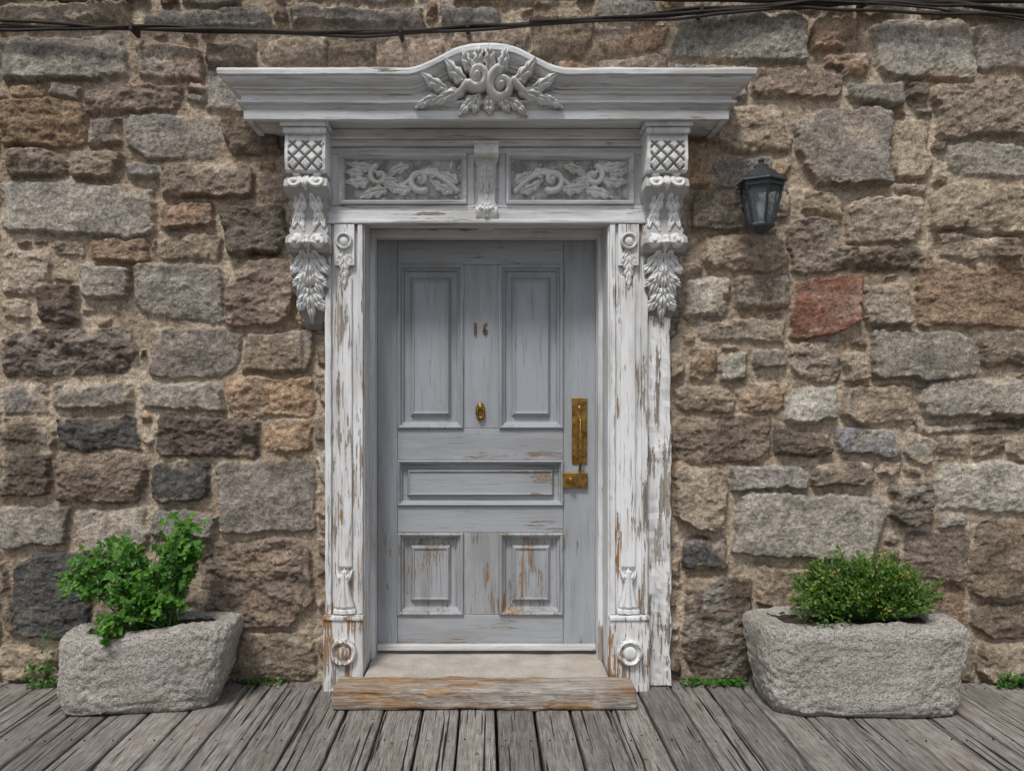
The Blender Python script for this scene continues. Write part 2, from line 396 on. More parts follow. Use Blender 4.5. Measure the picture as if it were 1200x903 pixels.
for sg,nm in((-1,'a'),(1,'b')):
    box('frieze_outer_stile_'+nm,*sorted((sg*.79,sg*.735)),-.077,-.058,2.409,2.661,m_white,sur)
    box('frieze_inner_stile_'+nm,*sorted((sg*.098,sg*.062)),-.077,-.058,2.409,2.661,m_white,sur)
    x0,x1=sorted((sg*.734,sg*.099))
    nested('frieze_panel_frame_'+nm,x0,x1,2.410,2.660,[(0,-.06),(0,-.096),(.010,-.100),(.016,-.090),(.022,-.078),(.026,-.061)],m_whiteX,sur)
    R=Relief(.585,.202)
    P=[(-.27+.30*i/60,-.055+.09*math.sin(math.pi*i/60)) for i in range(61)]; R.stroke(P,.014,.012,1.9)
    P=[(-.02+.26*i/60,.05-.10*math.sin(math.pi*.5+math.pi*i/60)*.6-.03) for i in range(61)]; R.stroke(P,.012,.009,1.9)
    R.spiral(-.085,.000,.058,1.2,-2.0,1,.018,.011,1.9,1.5); R.spiral(.12,.020,.050,1.2,1.2,-1,.017,.010,1.9,1.5)
    for x_,y_,an,L_,w_,cu_ in((-.27,-.02,.9,.12,.034,-.5),(-.25,-.06,.15,.13,.030,.35),(-.19,.02,.45,.12,.032,-.35),(-.04,-.045,-.15,.14,.034,.3),
        (-.03,.065,-.05,.13,.030,-.35),(.03,.0,-.3,.10,.032,.3),(.08,-.055,.05,.14,.034,-.3),(.15,.065,-.15,.13,.030,.3),(.17,.0,-.45,.12,.036,.4),(.20,.03,.1,.09,.030,.0)):
        R.leaf(x_,y_,an,L_,w_,3,.034,cu_)
    if sg<0: R.H=R.H[:,::-1]
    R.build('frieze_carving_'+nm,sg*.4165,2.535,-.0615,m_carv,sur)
box('architrave_fascia',-.80,.80,-.092,-.03,2.332,2.372,m_whiteX,sur,.004)
box('architrave_bead',-.81,.81,-.112,-.03,2.308,2.331,m_whiteX,sur,.006)
def console(name,cx,ztop,height,hw,depth,mat,big=True):
    nz=int(height/.0022); nx=int(2*hw/.0022)
    t=np.linspace(0,1,nz)[:,None]*np.ones((1,nx)); u=np.linspace(-1,1,nx)[None,:]*np.ones((nz,1))
    tt=t[:,0]
    if big:
        dk=[0,.05,.13,.185,.205,.235,.27,.30,.33,.42,.50,.53,.56,.60,.63,.70,.80,.90,.97,1.0]
        dv=[.93,.96,.98,.92,.78,.95,1.0,.90,.72,.60,.68,.86,.88,.70,.50,.56,.50,.38,.28,.12]
        wk=[0,.19,.20,.24,.30,.33,.42,.5,.53,.60,.62,.68,.80,.90,1]; wv=[.93,.93,.86,1.0,1.0,.84,.78,.88,.98,.98,.80,.84,.76,.60,.34]
    else:
        dk=[0,.08,.16,.22,.3,.6,.7,.8,.9,1]; dv=[1,1,1.05,.8,.7,.6,.75,.8,.7,.4]; wk=[0,.2,.25,.7,.78,.95,1]; wv=[1,1,.8,.7,.9,.85,.5]
    dep=np.interp(tt,dk,dv)*depth; wd=np.interp(tt,wk,wv)*hw
    if big: wd=wd*(1+np.where(tt>.62,.14*np.abs(np.sin((tt-.62)*math.pi*9+.4*np.sin(tt*40)))-.05,0)+np.where((tt>.31)&(tt<.51),.06*np.sin(tt*95),0))
    X=u*wd[:,None]; Z=ztop-t*height
    h=np.zeros_like(X)
    if big:
        a=(X+Z)*2*math.pi/.062; b=(X-Z)*2*math.pi/.062
        la=np.minimum(np.abs(np.sin(a/2)),np.abs(np.sin(b/2)))
        top=(t>.035)&(t<.185)&(np.abs(u)<.85)
        h=np.where(top,.018*np.clip(la*1.6,0,1)-.010,h)
        edge=(t<.2)&(np.abs(u)>=.85); h=np.where(edge,.006,h)
        R=Relief(2*hw,height,.0022); v=lambda q:height/2-q*height
        for zc,rr in((.238,.040),(.548,.038)):
            for sg in(-1,1): R.spiral(sg*hw*.55,v(zc),rr*.9,1.5,math.pi/2,sg,.013,.008,1.3,1.6)
            R.leaf(0,v(zc)+.035,-math.pi/2,.085,.024,2,.030)
        for sg in(-1,1):
            R.leaf(sg*.02,v(.30),-math.pi/2+sg*.20,.15,.028,3,.028,sg*.2); R.leaf(sg*.055,v(.31),-math.pi/2-sg*.05,.17,.026,4,.026,-sg*.15)
            R.leaf(sg*.078,v(.47),math.pi/2+sg*.3,.10,.018,2,.02,0)
            for q,an,L_,w_ in((.595,.40,.15,.036),(.66,.05,.16,.034),(.71,.70,.11,.032),(.78,.25,.14,.032),(.84,.55,.09,.026)):
                R.leaf(sg*.030*(1.3-q),v(q),-math.pi/2+sg*an,L_,w_,3,.046*(1.25-q*.6),sg*.25)
        R.leaf(0,v(.60),-math.pi/2,.20,.030,3,.052); R.leaf(0,v(.78),-math.pi/2,.18,.028,3,.044)
        rh=R.at(X,v(t)); rest=(t>.195)
        h=np.where(rest,rh-np.where(t>.6,.010,.004),h)
    else:
        for zc in(.12,.85):
            d=np.abs(t-zc)*height/.030; h=np.where(d<1,.012*np.sqrt(np.maximum(0,1-d*d))*(.6+.4*np.abs(np.cos(u*4))),h)
        R=Relief(2*hw,height,.0022); v=lambda q:height/2-q*height
        for sg in(-1,1):
            R.spiral(sg*hw*.5,v(.11),.024,1.2,math.pi/2,sg,.009,.006,1.2); R.leaf(sg*.012,v(.22),-math.pi/2+sg*.12,.15,.016,5,.02); R.leaf(sg*.010,v(.72),-math.pi/2+sg*.5,.06,.018,2,.02)
        R.leaf(0,v(.2),-math.pi/2,.22,.016,6,.026); R.leaf(0,v(.72),-math.pi/2,.10,.020,3,.028)
        h=np.maximum(h,R.at(X,v(t))-.002)
    grime_shade=np.clip(1-(h+.008)/.014,0,1)*.75*np.where(t<.03,0,1)  # bracket cavities coloured dark: grime and painted-in shade
    h=h+.0012*fbm(X+cx,Z,60,3,4)
    Y=-dep[:,None]-h
    Xf=np.concatenate([X[:,:1],X,X[:,-1:]],1)+cx; Yf=np.concatenate([np.zeros((nz,1)),Y,np.zeros((nz,1))],1)
    Zf=np.concatenate([Z[:,:1],Z,Z[:,-1:]],1); Df=np.concatenate([grime_shade[:,:1]*.3,grime_shade,grime_shade[:,-1:]*.3],1)
    Xf=np.concatenate([Xf[:1],Xf,Xf[-1:]],0); Zf=np.concatenate([Zf[:1],Zf,Zf[-1:]],0); Df=np.concatenate([Df[:1],Df,Df[-1:]],0)
    Yf=np.concatenate([0*Yf[:1],Yf,0*Yf[-1:]],0)
    return grid_mesh(name,Xf,Yf,Zf,mat,sur,None,dict(grime_shade=Df))
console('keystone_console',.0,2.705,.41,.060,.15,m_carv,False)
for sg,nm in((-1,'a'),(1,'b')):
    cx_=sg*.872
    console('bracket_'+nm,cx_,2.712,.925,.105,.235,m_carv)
    box('bracket_cap_upper_'+nm,cx_-.116,cx_+.116,-.262,-.0,2.742,2.769,m_white,sur,.006)
    box('bracket_cap_lower_'+nm,cx_-.106,cx_+.106,-.248,-.0,2.711,2.741,m_white,sur,.008)
    box('backing_board_'+nm,*sorted((sg*.79,sg*.93)),-.045,.0,1.83,2.74,m_white,sur)
# pediment crest: an upper small and a lower large C-scroll under a crown leaf, spray of leaves to the sides
R=Relief(.74,.31)
for x_,y_,an,L_,w_,cu_ in((-.04,.04,1.75,.105,.032,-.15),(.0,.04,1.35,.11,.032,.2),(.05,.04,.95,.10,.030,.25),(-.07,.035,2.3,.10,.028,-.25),
    (-.10,.00,2.75,.13,.034,-.35),(-.11,-.045,3.2,.17,.032,.25),(-.19,-.03,2.95,.14,.028,-.3),(-.23,-.065,3.25,.12,.024,.25),
    (.12,.00,.40,.13,.034,.35),(.14,-.045,-.06,.17,.032,-.25),(.20,-.03,.2,.14,.028,.3),(.24,-.065,-.1,.12,.024,-.25),
    (-.05,-.06,-2.6,.12,.030,.2),(.09,-.07,-.45,.12,.028,-.2),(.005,-.055,-1.57,.085,.034,0.),(-.04,-.05,-2.0,.09,.028,.1),(.06,-.06,-1.1,.08,.028,.1)):
    R.leaf(x_,y_,an,L_,w_,3,.036,cu_)
R.spiral(-.050,.020,.050,1.35,3.9,1,.022,.013,2.0,1.3); R.spiral(.062,-.018,.062,1.45,1.9,1,.024,.013,2.0,1.3)
P=[(-.10-.11*i/24,-.01-.045*math.sin(i/24*2.6)) for i in range(25)]; R.stroke(P,.019,.009,1.8)
P=[(.12+.12*i/24,.0-.05*math.sin(i/24*2.2)) for i in range(25)]; R.stroke(P,.019,.009,1.8)
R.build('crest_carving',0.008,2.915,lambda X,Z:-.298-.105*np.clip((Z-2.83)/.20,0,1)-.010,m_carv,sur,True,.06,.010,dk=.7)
for sg,nm in((-1,'a'),(1,'b')):
    def bx(n,a,b,y0,y1,z0,z1,mt=m_pil,**k): return box(n+'_'+nm,*sorted((sg*a,sg*b)),y0,y1,z0,z1,mt,sur,**k)
    bx('pilaster_board',.622,.80,-.084,.02,.02,2.307,amp=.002)
    bx('pilaster_inner_edge',.614,.640,-.104,-.082,.37,2.306,amp=.003,seg=.02)
    bx('pilaster_outer_edge',.772,.802,-.103,-.082,.37,2.306,amp=.003,seg=.02)
    bx('pilaster_centre_strip',.668,.744,-.099,-.082,.60,2.05,amp=.002,bev=.008)
    bx('pilaster_head',.655,.757,-.108,-.082,2.10,2.305,amp=.002)
    bx('plinth',.610,.806,-.128,.02,-.01,.345,amp=.003,bev=.006)
    bx('plinth_cap',.607,.810,-.138,.02,.346,.368,amp=.002,bev=.006)
    R=Relief(.10,.36); R.roundel(0,.11,.043,.03); R.leaf(0,.07,-math.pi/2,.20,.028,5,.022); R.leaf(.01,.07,-math.pi/2+.35,.09,.016,3,.016); R.leaf(-.01,.07,-math.pi/2-.35,.09,.016,3,.016)
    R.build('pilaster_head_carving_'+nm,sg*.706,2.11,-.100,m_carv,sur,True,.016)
    R=Relief(.13,.26)
    wv=.016+.042*np.clip((.09-R.V)/.19,0,1)**1.6; q=np.abs(R.U)/wv
    R.add(np.where((q<1)&(R.V>-.112)&(R.V<.10),.030*np.sqrt(np.maximum(0,1-q*q))*(.6+.4*np.abs(np.cos(q*4.2)))*np.where(np.abs(R.V+.085)<.006,.4,1),0))
    for k_ in(-1,0,1): R.leaf(0,.03,math.pi/2+k_*.5,.085,.016,2,.026)
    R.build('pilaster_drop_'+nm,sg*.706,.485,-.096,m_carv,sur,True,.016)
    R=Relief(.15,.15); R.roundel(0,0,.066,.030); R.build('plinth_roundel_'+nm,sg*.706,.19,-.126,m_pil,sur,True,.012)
    bx('jamb_lining',.606,.640,-.084,.235,.0,2.33,m_white,amp=.001)
    bx('jamb_stop',.583,.607,.10,.24,.07,2.30,m_white,amp=.001)
box('outer_casing_board',.803,.925,-.066,.02,.0,1.86,m_ragged,sur,.004,.02,.010,8)
box('head_lining',-.607,.607,-.085,.24,2.325,2.36,m_whiteX,sur)
box('head_stop',-.606,.606,.10,.238,2.283,2.324,m_whiteX,sur)
box('head_lining_fascia',-.60,.60,-.10,-.086,2.312,2.330,m_whiteX,sur)

# ------------------------------------------------------------------ FRONT DOOR
door=empty('front_door')
yd=.20
def dz(py): return WZ(py,yd)
def dx(px): return WX(px,yd)
xl,xr=-.582,.582; zt,zb=2.282,.105
cA,cB,cC,cD=dx(466),dx(543),dx(585),dx(660)
zr=[dz(310),dz(502),dz(539),dz(592),dz(624),dz(720)]
def dbox(n,a,b,c,d,mt,y=yd): return box(n,a,b,y,y+.045,c,d,mt,door,.003,.05,.001)
dbox('hinge_stile',xl,cA-.0015,zb,zt,m_doorV); dbox('lock_stile',cD+.0015,xr,zb,zt,m_doorV)
dbox('top_rail',cA,cD,zr[0]+.001,zt,m_doorH)
dbox('centre_stile_upper',cB+.001,cC-.001,zr[1]+.001,zr[0],m_doorV)
dbox('lock_rail',cA,cD,zr[2]+.001,zr[1],m_doorH)
dbox('mid_rail',cA,cD,zr[4]+.001,zr[3]-.001,m_doorH)
dbox('centre_stile_lower',cB+.001,cC-.001,zr[5]+.001,zr[4],m_doorP)
dbox('bottom_rail',cA,cD,zb,zr[5],m_doorH)
lp=[(0,yd+.02),(0,yd-.012),(.008,yd-.017),(.016,yd-.012),(.022,yd+.006),(.030,yd+.010),(.036,yd+.028),(.066,yd+.030),(.070,yd+.020),(.082,yd+.004),(.088,yd+.006),(.090,yd+.012)]
lp2=[(a*.72,b) for a,b in lp]
for n,a,b,c,d,L in(('upper_panel_1',cA,cB,zr[1],zr[0],lp),('upper_panel_2',cC,cD,zr[1],zr[0],lp),('wide_panel',cA,cD,zr[3],zr[2],lp2),('lower_panel_1',cA,cB,zr[5],zr[4],lp),('lower_panel_2',cC,cD,zr[5],zr[4],lp)):
    nested(n,a,b,c,d,L,m_doorP if 'lower' in n else (m_doorH if 'wide' in n else m_doorV),door)
box('weather_bar',-.582,.582,yd-.035,yd-.001,zb-.002,zb+.03,m_whiteX,door,.006)
bp=yd-.001
box('lock_plate',dx(670),dx(688),bp-.008,bp+.004,dz(543),dz(466),brass,door,.003,.1,0)
box('lock_case',dx(659),dx(688),bp-.022,bp+.004,dz(571),dz(553),brass,door,.004,.1,0)
tube('pull_handle',[(dx(679),bp-.006,dz(488)),(dx(679),bp-.045,dz(492)),(dx(679),bp-.05,dz(505)),(dx(679),bp-.05,dz(530)),(dx(679),bp-.042,dz(545)),(dx(679),bp-.02,dz(552))],[.007,.008,.010,.009,.008,.008],brass,door)
lathe('lock_cylinder',[(.014,0),(.014,-.014),(.010,-.018),(.001,-.018)],(dx(679),bp-.008,dz(478)),brass,door,16,'Y')
lathe('lock_knob',[(.010,0),(.010,-.02),(.016,-.03),(.014,-.038),(.001,-.04)],(dx(668),bp-.02,dz(561)),brass,door,16,'Y')
kx,kz=dx(563),dz(482)
lathe('knocker_plate',[(.026,0),(.026,-.006),(.019,-.010),(.001,-.010)],(kx,bp,kz),brass,door,24,'Y',sy=1.9)
lathe('knocker_boss',[(.015,0),(.016,-.012),(.010,-.024),(.001,-.026)],(kx,bp-.008,kz+.024),brass,door,16,'Y')
tube('knocker_ring',[(kx+.018*math.sin(a),bp-.022,kz-.006+.027*math.cos(a)) for a in np.linspace(0,2*math.pi,20,endpoint=False)],.005,brass,door,cyc=True)
tube('house_number_1',[(dx(557),bp-.006,dz(392)),(dx(557),bp-.008,dz(378))],[.007,.006],m_num,door)
tube('house_number_6',[(dx(570.5),bp-.006,dz(379)),(dx(568),bp-.006,dz(380)),(dx(566.8),bp-.006,dz(385)),(dx(566.8),bp-.006,dz(389)),(dx(568.5),bp-.006,dz(391.5)),(dx(570.2),bp-.006,dz(389)),(dx(570.2),bp-.006,dz(387)),(dx(568),bp-.006,dz(385.5))],.0055,m_num,door)

# ------------------------------------------------------------------ threshold + step
def mat_slab():
    s=S('worn_sill_stone'); n=s.noise(s.co,9,6,.65); n2=s.noise(s.co,120,3,.7)
    c=s.mix(s.mr(n,.35,.65),(.36,.315,.265),(.48,.45,.41)); c=s.mix(1.,c,s.grey(s.mr(n2,.3,.7,.75,1.2)),'MULTIPLY'); return s.out(c,.85,s.bump(s.mt('ADD',n,n2),.4,.003))
box('stone_threshold',-.598,.598,-.196,.25,-.03,.083,mat_slab(),None,.008,.04,.004,6)
def mat_step():
    s=S('worn_step_timber'); g=s.noise(s.sc(s.co,(.05,1,1)),80,6,.72); p=s.noise(s.sc(s.co,(.22,1,1)),8,7,.72)
    wood=s.mix(s.mr(g,.38,.62),(.14,.08,.045),(.44,.28,.15)); gr=s.mix(s.mr(g,.38,.62),(.19,.17,.15),(.50,.46,.41))
    c=s.mix(s.mr(p,.44,.56),wood,gr); c=s.mix(s.mr(g,.60,.66,0,.8),c,(.035,.025,.02)); return s.out(c,.85,s.bump(g,1.,.007))
box('wooden_step',-.716,.695,-.385,-.199,.001,.098,mat_step(),None,.014,.022,.010,6)

# ------------------------------------------------------------------ deck
def mat_deck():
    s=S('weathered_deck_wood'); r=s.attr('rnd'); 
    n=s.t.nodes.new('ShaderNodeCombineXYZ'); s.put(n.inputs[2],s.mt('MULTIPLY',r,37.)); s.put(n.inputs[1],s.mt('MULTIPLY',r,11.))
    a=s.t.nodes.new('ShaderNodeVectorMath'); a.operation='ADD'; s.put(a.inputs[0],s.co); s.put(a.inputs[1],n.outputs[0]); v=a.outputs[0]
    g=s.noise(s.sc(v,(1,.045,1)),150,5,.75,.2); g2=s.noise(s.sc(v,(1,.10,1)),22,5,.65,.8); p=s.noise(v,9,5,.7)
    c=s.mix(s.mr(g,.40,.60),(.135,.122,.11),(.37,.345,.32)); c=s.mix(s.mr(g2,.45,.62,0.,.5),c,(.15,.122,.10))
    c=s.mix(s.mr(p,.5,.66,0.,.4),c,(.38,.365,.345))
    ck=s.mr(s.noise(s.sc(v,(1,.02,1)),60,2,.5),.635,.65,0.,.95); c=s.mix(ck,c,(.015,.012,.01))
    c=s.mix(1.,c,s.grey(s.mr(r,0.,1.,.66,1.18)),'MULTIPLY')
    h=s.mt('SUBTRACT',s.mt('ADD',g,g2),s.mt('MULTIPLY',ck,1.2)); return s.out(c,.8,s.bump(h,1.,.005),spec=.25)
m_deck=mat_deck()
V=[];Fc=[];RN=[];NL=[]
x=-6.3; bw=.178
while x<6.5:
    w=bw*random.uniform(.92,1.06); g=random.uniform(.007,.014); r=random.random(); dz0=random.uniform(-.004,.0); tl=random.uniform(-.018,.018)
    sec=[(0,-.04),(0,-.010),(.003,-.003),(.010,0),(w*.35,.0008),(w*.65,.0005),(w-g-.010,0),(w-g-.003,-.003),(w-g,-.010),(w-g,-.04)]
    b=len(V); ny=110
    for j in range(ny+1):
        y=-5.2+(5.2-.005)*j/ny; wob=.003*mnoise.noise(Vector((x*3,y*1.5,0)))
        for sx_,sz_ in sec:
            e=.003*mnoise.noise(Vector((x*7+sx_*5,y*11,3)))
            V.append((x+sx_+wob+e,y,sz_+dz0+tl*(sx_-w/2)+.0025*mnoise.noise(Vector((x*5,y*1.2,7))))); RN.append(r)
    k=len(sec)
    for j in range(ny):
        for i in range(k-1): Fc.append([b+j*k+i,b+j*k+i+1,b+(j+1)*k+i+1,b+(j+1)*k+i])
    Fc.append([b+i for i in range(k)][::-1]); Fc.append([b+ny*k+i for i in range(k)])
    for yy in(-.09,-.70,-1.31,-1.92): 
        for fx in(.2,.8): NL.append((x+w*fx+random.uniform(-.008,.008),yy+random.uniform(-.012,.012)))
    x+=w
deck=mesh('wooden_deck',V,Fc,m_deck,None); fixn(deck)
at=deck.data.attributes.new('rnd','FLOAT','POINT'); at.data.foreach_set('value',RN)
V=[];Fc=[]
for nx_,ny_ in NL:
    b=len(V)
    for k in range(8): V.append((nx_+.0035*math.cos(k*math.pi/4),ny_+.0035*math.sin(k*math.pi/4),.0025))
    for k in range(8): V.append((nx_+.0035*math.cos(k*math.pi/4),ny_+.0035*math.sin(k*math.pi/4),-.012))
    Fc.append([b+k for k in range(8)])
    for k in range(8): Fc.append([b+k,b+8+k,b+8+(k+1)%8,b+(k+1)%8])
mesh('nail_heads',V,Fc,m_cable,deck)
m_ground=simple('bare_earth',(.07,.058,.045),.95,0,3,.3)
mesh('ground',[(-150,-150,-.16),(150,-150,-.16),(150,150,-.16),(-150,150,-.16)],[[0,1,2,3]],m_ground)

# ------------------------------------------------------------------ planters
def mat_granite():
    s=S('rough_granite_planter'); n=s.noise(s.co,110,5,.78); n2=s.noise(s.co,8,5,.65); n3=s.noise(s.co,230,1,.6)
    c=s.mix(s.mr(n2,.35,.65),(.52,.48,.425),(.66,.63,.58)); c=s.mix(1.,c,s.grey(s.mr(n,.32,.68,.55,1.30)),'MULTIPLY')
    c=s.mix(s.mr(n3,.59,.68,0,.75),c,(.13,.11,.09)); z=s.xyz(s.co)[2]
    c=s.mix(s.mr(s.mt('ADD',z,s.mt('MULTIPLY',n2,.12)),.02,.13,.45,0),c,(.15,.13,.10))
    h=s.mt('ADD',n,s.mt('MULTIPLY',s.mr(s.noise(s.co,60,3,.6),.35,.5),.8)); return s.out(c,.92,s.bump(h,1.,.012),spec=.15)
m_gran=mat_granite()
def planter(name,cx,cy,w,d,h,rot,seed,taper=.93,ex=4.2,lean=0.,rise=.05):
    e=empty(name); ns,V,Fc=260,[],[]
    rings=[]
    for i in range(5): rings.append((.92*i/4*taper,0.0))
    for f in np.linspace(0,1,9)[1:]: rings.append((taper*(.92+.08*math.sin(f*math.pi/2)),.045*(1-math.cos(f*math.pi/2))))
    for f in np.linspace(0,1,40)[1:]: rings.append((taper+(1-taper)*f**.6,.045+(h-.045-.045)*f))
    for f in np.linspace(0,1,14)[1:]: rings.append((1-.070*(1-math.cos(f*math.pi/2)),h-.045+.045*math.sin(f*math.pi/2)))
    for f in np.linspace(0,1,12)[1:]: rings.append((.93-.17*f,h+.003*math.sin(f*3)))
    for f in np.linspace(0,1,8)[1:]: rings.append((.76-.03*math.sin(f*1.57),h-.05*f*f))
    ca,sa=math.cos(rot),math.sin(rot); top=len(rings)
    for sc_,z in rings:
        for k in range(ns):
            a=2*math.pi*k/ns; c_,s_=math.cos(a),math.sin(a)
            ins=(1-sc_)*w/2
            px=(w/2-ins)*math.copysign(abs(c_)**(2/ex),c_); py=(max(d/2-ins,d/2*sc_*.2))*math.copysign(abs(s_)**(2/ex),s_)
            p=Vector((px+lean*z,py,z*(1+rise*px/w)))
            q=p+Vector((seed*7,0,0))
            p+= mnoise.noise_vector(q*2.6)*.026*(.35 if z<.02 else 1)+mnoise.noise_vector(q*9)*.012+mnoise.noise_vector(q*34)*.008+mnoise.noise_vector(q*80)*.004
            if z<.01: p.z=.002
            V.append((cx+p.x*ca-p.y*sa,cy+p.x*sa+p.y*ca,max(p.z,.001)))
    for j in range(top-1):
        for k in range(ns):
            l=(k+1)%ns; Fc.append([j*ns+k,j*ns+l,(j+1)*ns+l,(j+1)*ns+k])
    o=mesh('trough',V,Fc,m_gran,e,True); fixn(o)
    V=[];Fc=[]; nn=28
    for i in range(nn+1):
        for j in range(nn+1):
            u,v=(i/nn*2-1)*(w/2*.78),(j/nn*2-1)*(d/2-w/2*.20); V.append((cx+lean*h+u*ca-v*sa,cy+u*sa+v*ca,h*(1+rise*u/w)-.016+.014*mnoise.noise(Vector((u*20,v*20,seed)))))
    for i in range(nn):
        for j in range(nn): Fc.append([i*(nn+1)+j,(i+1)*(nn+1)+j,(i+1)*(nn+1)+j+1,i*(nn+1)+j+1])
    mesh('soil',V,Fc,m_soil,e,True)
    return e
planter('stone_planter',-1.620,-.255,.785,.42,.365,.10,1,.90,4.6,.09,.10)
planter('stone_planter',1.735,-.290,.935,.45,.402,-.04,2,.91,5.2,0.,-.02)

# ------------------------------------------------------------------ foliage
def mat_leaf(name,c0,c1,c2,rough=.45):
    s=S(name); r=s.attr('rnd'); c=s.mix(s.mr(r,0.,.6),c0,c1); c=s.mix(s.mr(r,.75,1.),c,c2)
    m=s.out(c,rough,None,spec=.4)
    tr=s.t.nodes.new('ShaderNodeBsdfTranslucent'); s.put(tr.inputs[0],s.mix(1.,c,(1.3,1.5,.6),'MULTIPLY'))
    mx=s.t.nodes.new('ShaderNodeMixShader'); mx.inputs[0].default_value=.35
    o=s.t.nodes['Material Output']; s.t.links.new(s.b.outputs[0],mx.inputs[1]); s.t.links.new(tr.outputs[0],mx.inputs[2]); s.t.links.new(mx.outputs[0],o.inputs[0]); return m
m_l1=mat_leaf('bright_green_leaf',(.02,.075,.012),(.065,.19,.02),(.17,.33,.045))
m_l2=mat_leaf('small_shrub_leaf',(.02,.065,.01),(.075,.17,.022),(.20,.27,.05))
m_fl=mat_leaf('tiny_blossom',(.45,.42,.08),(.50,.33,.06),(.35,.08,.03))
m_dry=mat_leaf('dry_leaf',(.20,.10,.04),(.32,.17,.06),(.40,.25,.10),.8)
class Leaves:
    def __init__(s): s.V=[];s.F=[];s.R=[]
    def leaflet(s,p,d,n,L,W,r,ser=True):
        d=d.normalized(); sd=d.cross(n); 
        if sd.length<1e-4: sd=Vector((1,0,0))
        sd.normalize(); n=sd.cross(d)
        out=[(0,0),(.25,.62),(.42,.55),(.5,1.),(.72,.62),(.80,.66),(1.04,0),(.80,-.66),(.72,-.62),(.5,-1.),(.42,-.55),(.25,-.62)] if ser else [(0,0),(.3,.8),(.65,.8),(1,0),(.65,-.8),(.3,-.8)]
        b=len(s.V); s.V.append(p+d*L*.5-n*L*.07); s.R.append(r)
        for a,c in out:
            s.V.append(p+d*L*a+sd*W*.5*c+n*(L*.10*abs(c)-L*.22*a*a)); s.R.append(r)
        k=len(out)
        for i in range(k): s.F.append([b,b+1+i,b+1+(i+1)%k])
    def trifoil(s,p,d,n,L,r):
        d=d.normalized(); sd=d.cross(n); sd=sd.normalized() if sd.length>1e-4 else Vector((1,0,0))
        s.leaflet(p,d,n,L,L*.9,r)
        for k in(-1,1): s.leaflet(p-d*L*.06,(d*.45+sd*k).normalized(),n,L*.85,L*.72,min(1,max(0,r+random.uniform(-.1,.1))))
    def make(s,name,mat,parent=None):
        o=mesh(name,s.V,s.F,mat,parent); at=o.data.attributes.new('rnd','FLOAT','POINT'); at.data.foreach_set('value',s.R); return o
def rv(): 
    v=Vector((random.gauss(0,1),random.gauss(0,1),random.gauss(0,1))); return v.normalized()
e=empty('leafy_herb_plant'); L=Leaves()
root=Vector((-1.60,-.26,.34))
def pw(px,py,y): return Vector((WX(px,y),y,WZ(py,y)))
blobs=[(pw(165,672,-.27),(.25,.17,.15),36),(pw(212,622,-.25),(.11,.12,.10),24),(pw(138,642,-.25),(.12,.12,.09),18),(pw(98,664,-.28),(.13,.12,.09),18),(pw(72,688,-.28),(.06,.08,.05),8),(pw(162,706,-.36),(.22,.08,.06),28),(pw(128,738,-.47),(.07,.03,.05),9),(pw(224,660,-.28),(.07,.1,.10),12)]
ES=[]
for c,rad,n in blobs:
    for _ in range(n):
        v=rv()*random.random()**.4; tip=c+Vector((v.x*rad[0],v.y*rad[1],v.z*rad[2]))
        if tip.y>-.07: tip.y=-.07
        b=root+Vector((random.uniform(-.12,.12),random.uniform(-.06,.06),0)); mid=(b+tip)/2+Vector((0,0,.05+.15*abs(tip.x-b.x)))
        P=[b*(1-t)**2+mid*2*t*(1-t)+tip*t*t for t in[i/7 for i in range(8)]]
        ES.append(P)
        for k in range(random.randint(6,10)):
            t=random.uniform(.5,1.)**.8; p=b*(1-t)**2+mid*2*t*(1-t)+tip*t*t+rv()*random.uniform(.01,.05)
            out=(p-root); out.z*=.4; dd=(out.normalized()+rv()*.8+Vector((0,-.2,.0))); nn=(Vector((0,-.75,.75))+rv()*.5)
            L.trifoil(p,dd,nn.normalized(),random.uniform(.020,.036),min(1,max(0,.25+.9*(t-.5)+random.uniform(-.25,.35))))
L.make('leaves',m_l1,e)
m_stem=simple('green_stem',(.07,.13,.03),.6)
cu=bpy.data.curves.new('stems','CURVE'); cu.dimensions='3D'; cu.bevel_depth=.0022; cu.bevel_resolution=1
for P in ES:
    s_=cu.splines.new('POLY'); s_.points.add(7)
    for i,p in enumerate(P): s_.points[i].co=(*p,1); s_.points[i].radius=1.4-.12*i
cu.materials.append(m_stem); link(bpy.data.objects.new('stems',cu),e)
e=empty('flowering_shrub'); L=Leaves(); Fl=Leaves(); c=pw(1014,708,-.28); ES=[]
for _ in range(560):
    a=random.uniform(0,2*math.pi); el=math.asin(random.uniform(.0,1)); k=random.uniform(.72,1.)*(1+.28*mnoise.noise(Vector((math.cos(a)*2,math.sin(a)*2,el*2))))
    tip=c+Vector((.36*math.cos(a)*math.cos(el)*k,.18*math.sin(a)*math.cos(el)*k,.245*math.sin(el)**.8*k-.01))
    if tip.y>-.08: tip.y=-.08
    if random.random()<.14: tip+=rv()*.04
    b=c+Vector(((tip.x-c.x)*.3,(tip.y-c.y)*.3,-.06)); dr=(tip-b); ES.append((b,tip))
    for k in range(14):
        t=random.uniform(.5,1.05); p=b+dr*t+rv()*random.uniform(.0,.02)
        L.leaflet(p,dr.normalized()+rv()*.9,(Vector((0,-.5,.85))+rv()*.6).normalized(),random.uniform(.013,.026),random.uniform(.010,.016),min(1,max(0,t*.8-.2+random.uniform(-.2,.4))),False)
    if random.random()<.12:
        for q in range(3):
            p=tip+rv()*.012; r=random.random()
            for j in range(4): Fl.leaflet(p,rv(),(Vector((0,-.6,.8))+rv()*.3).normalized(),.008,.007,r,False)
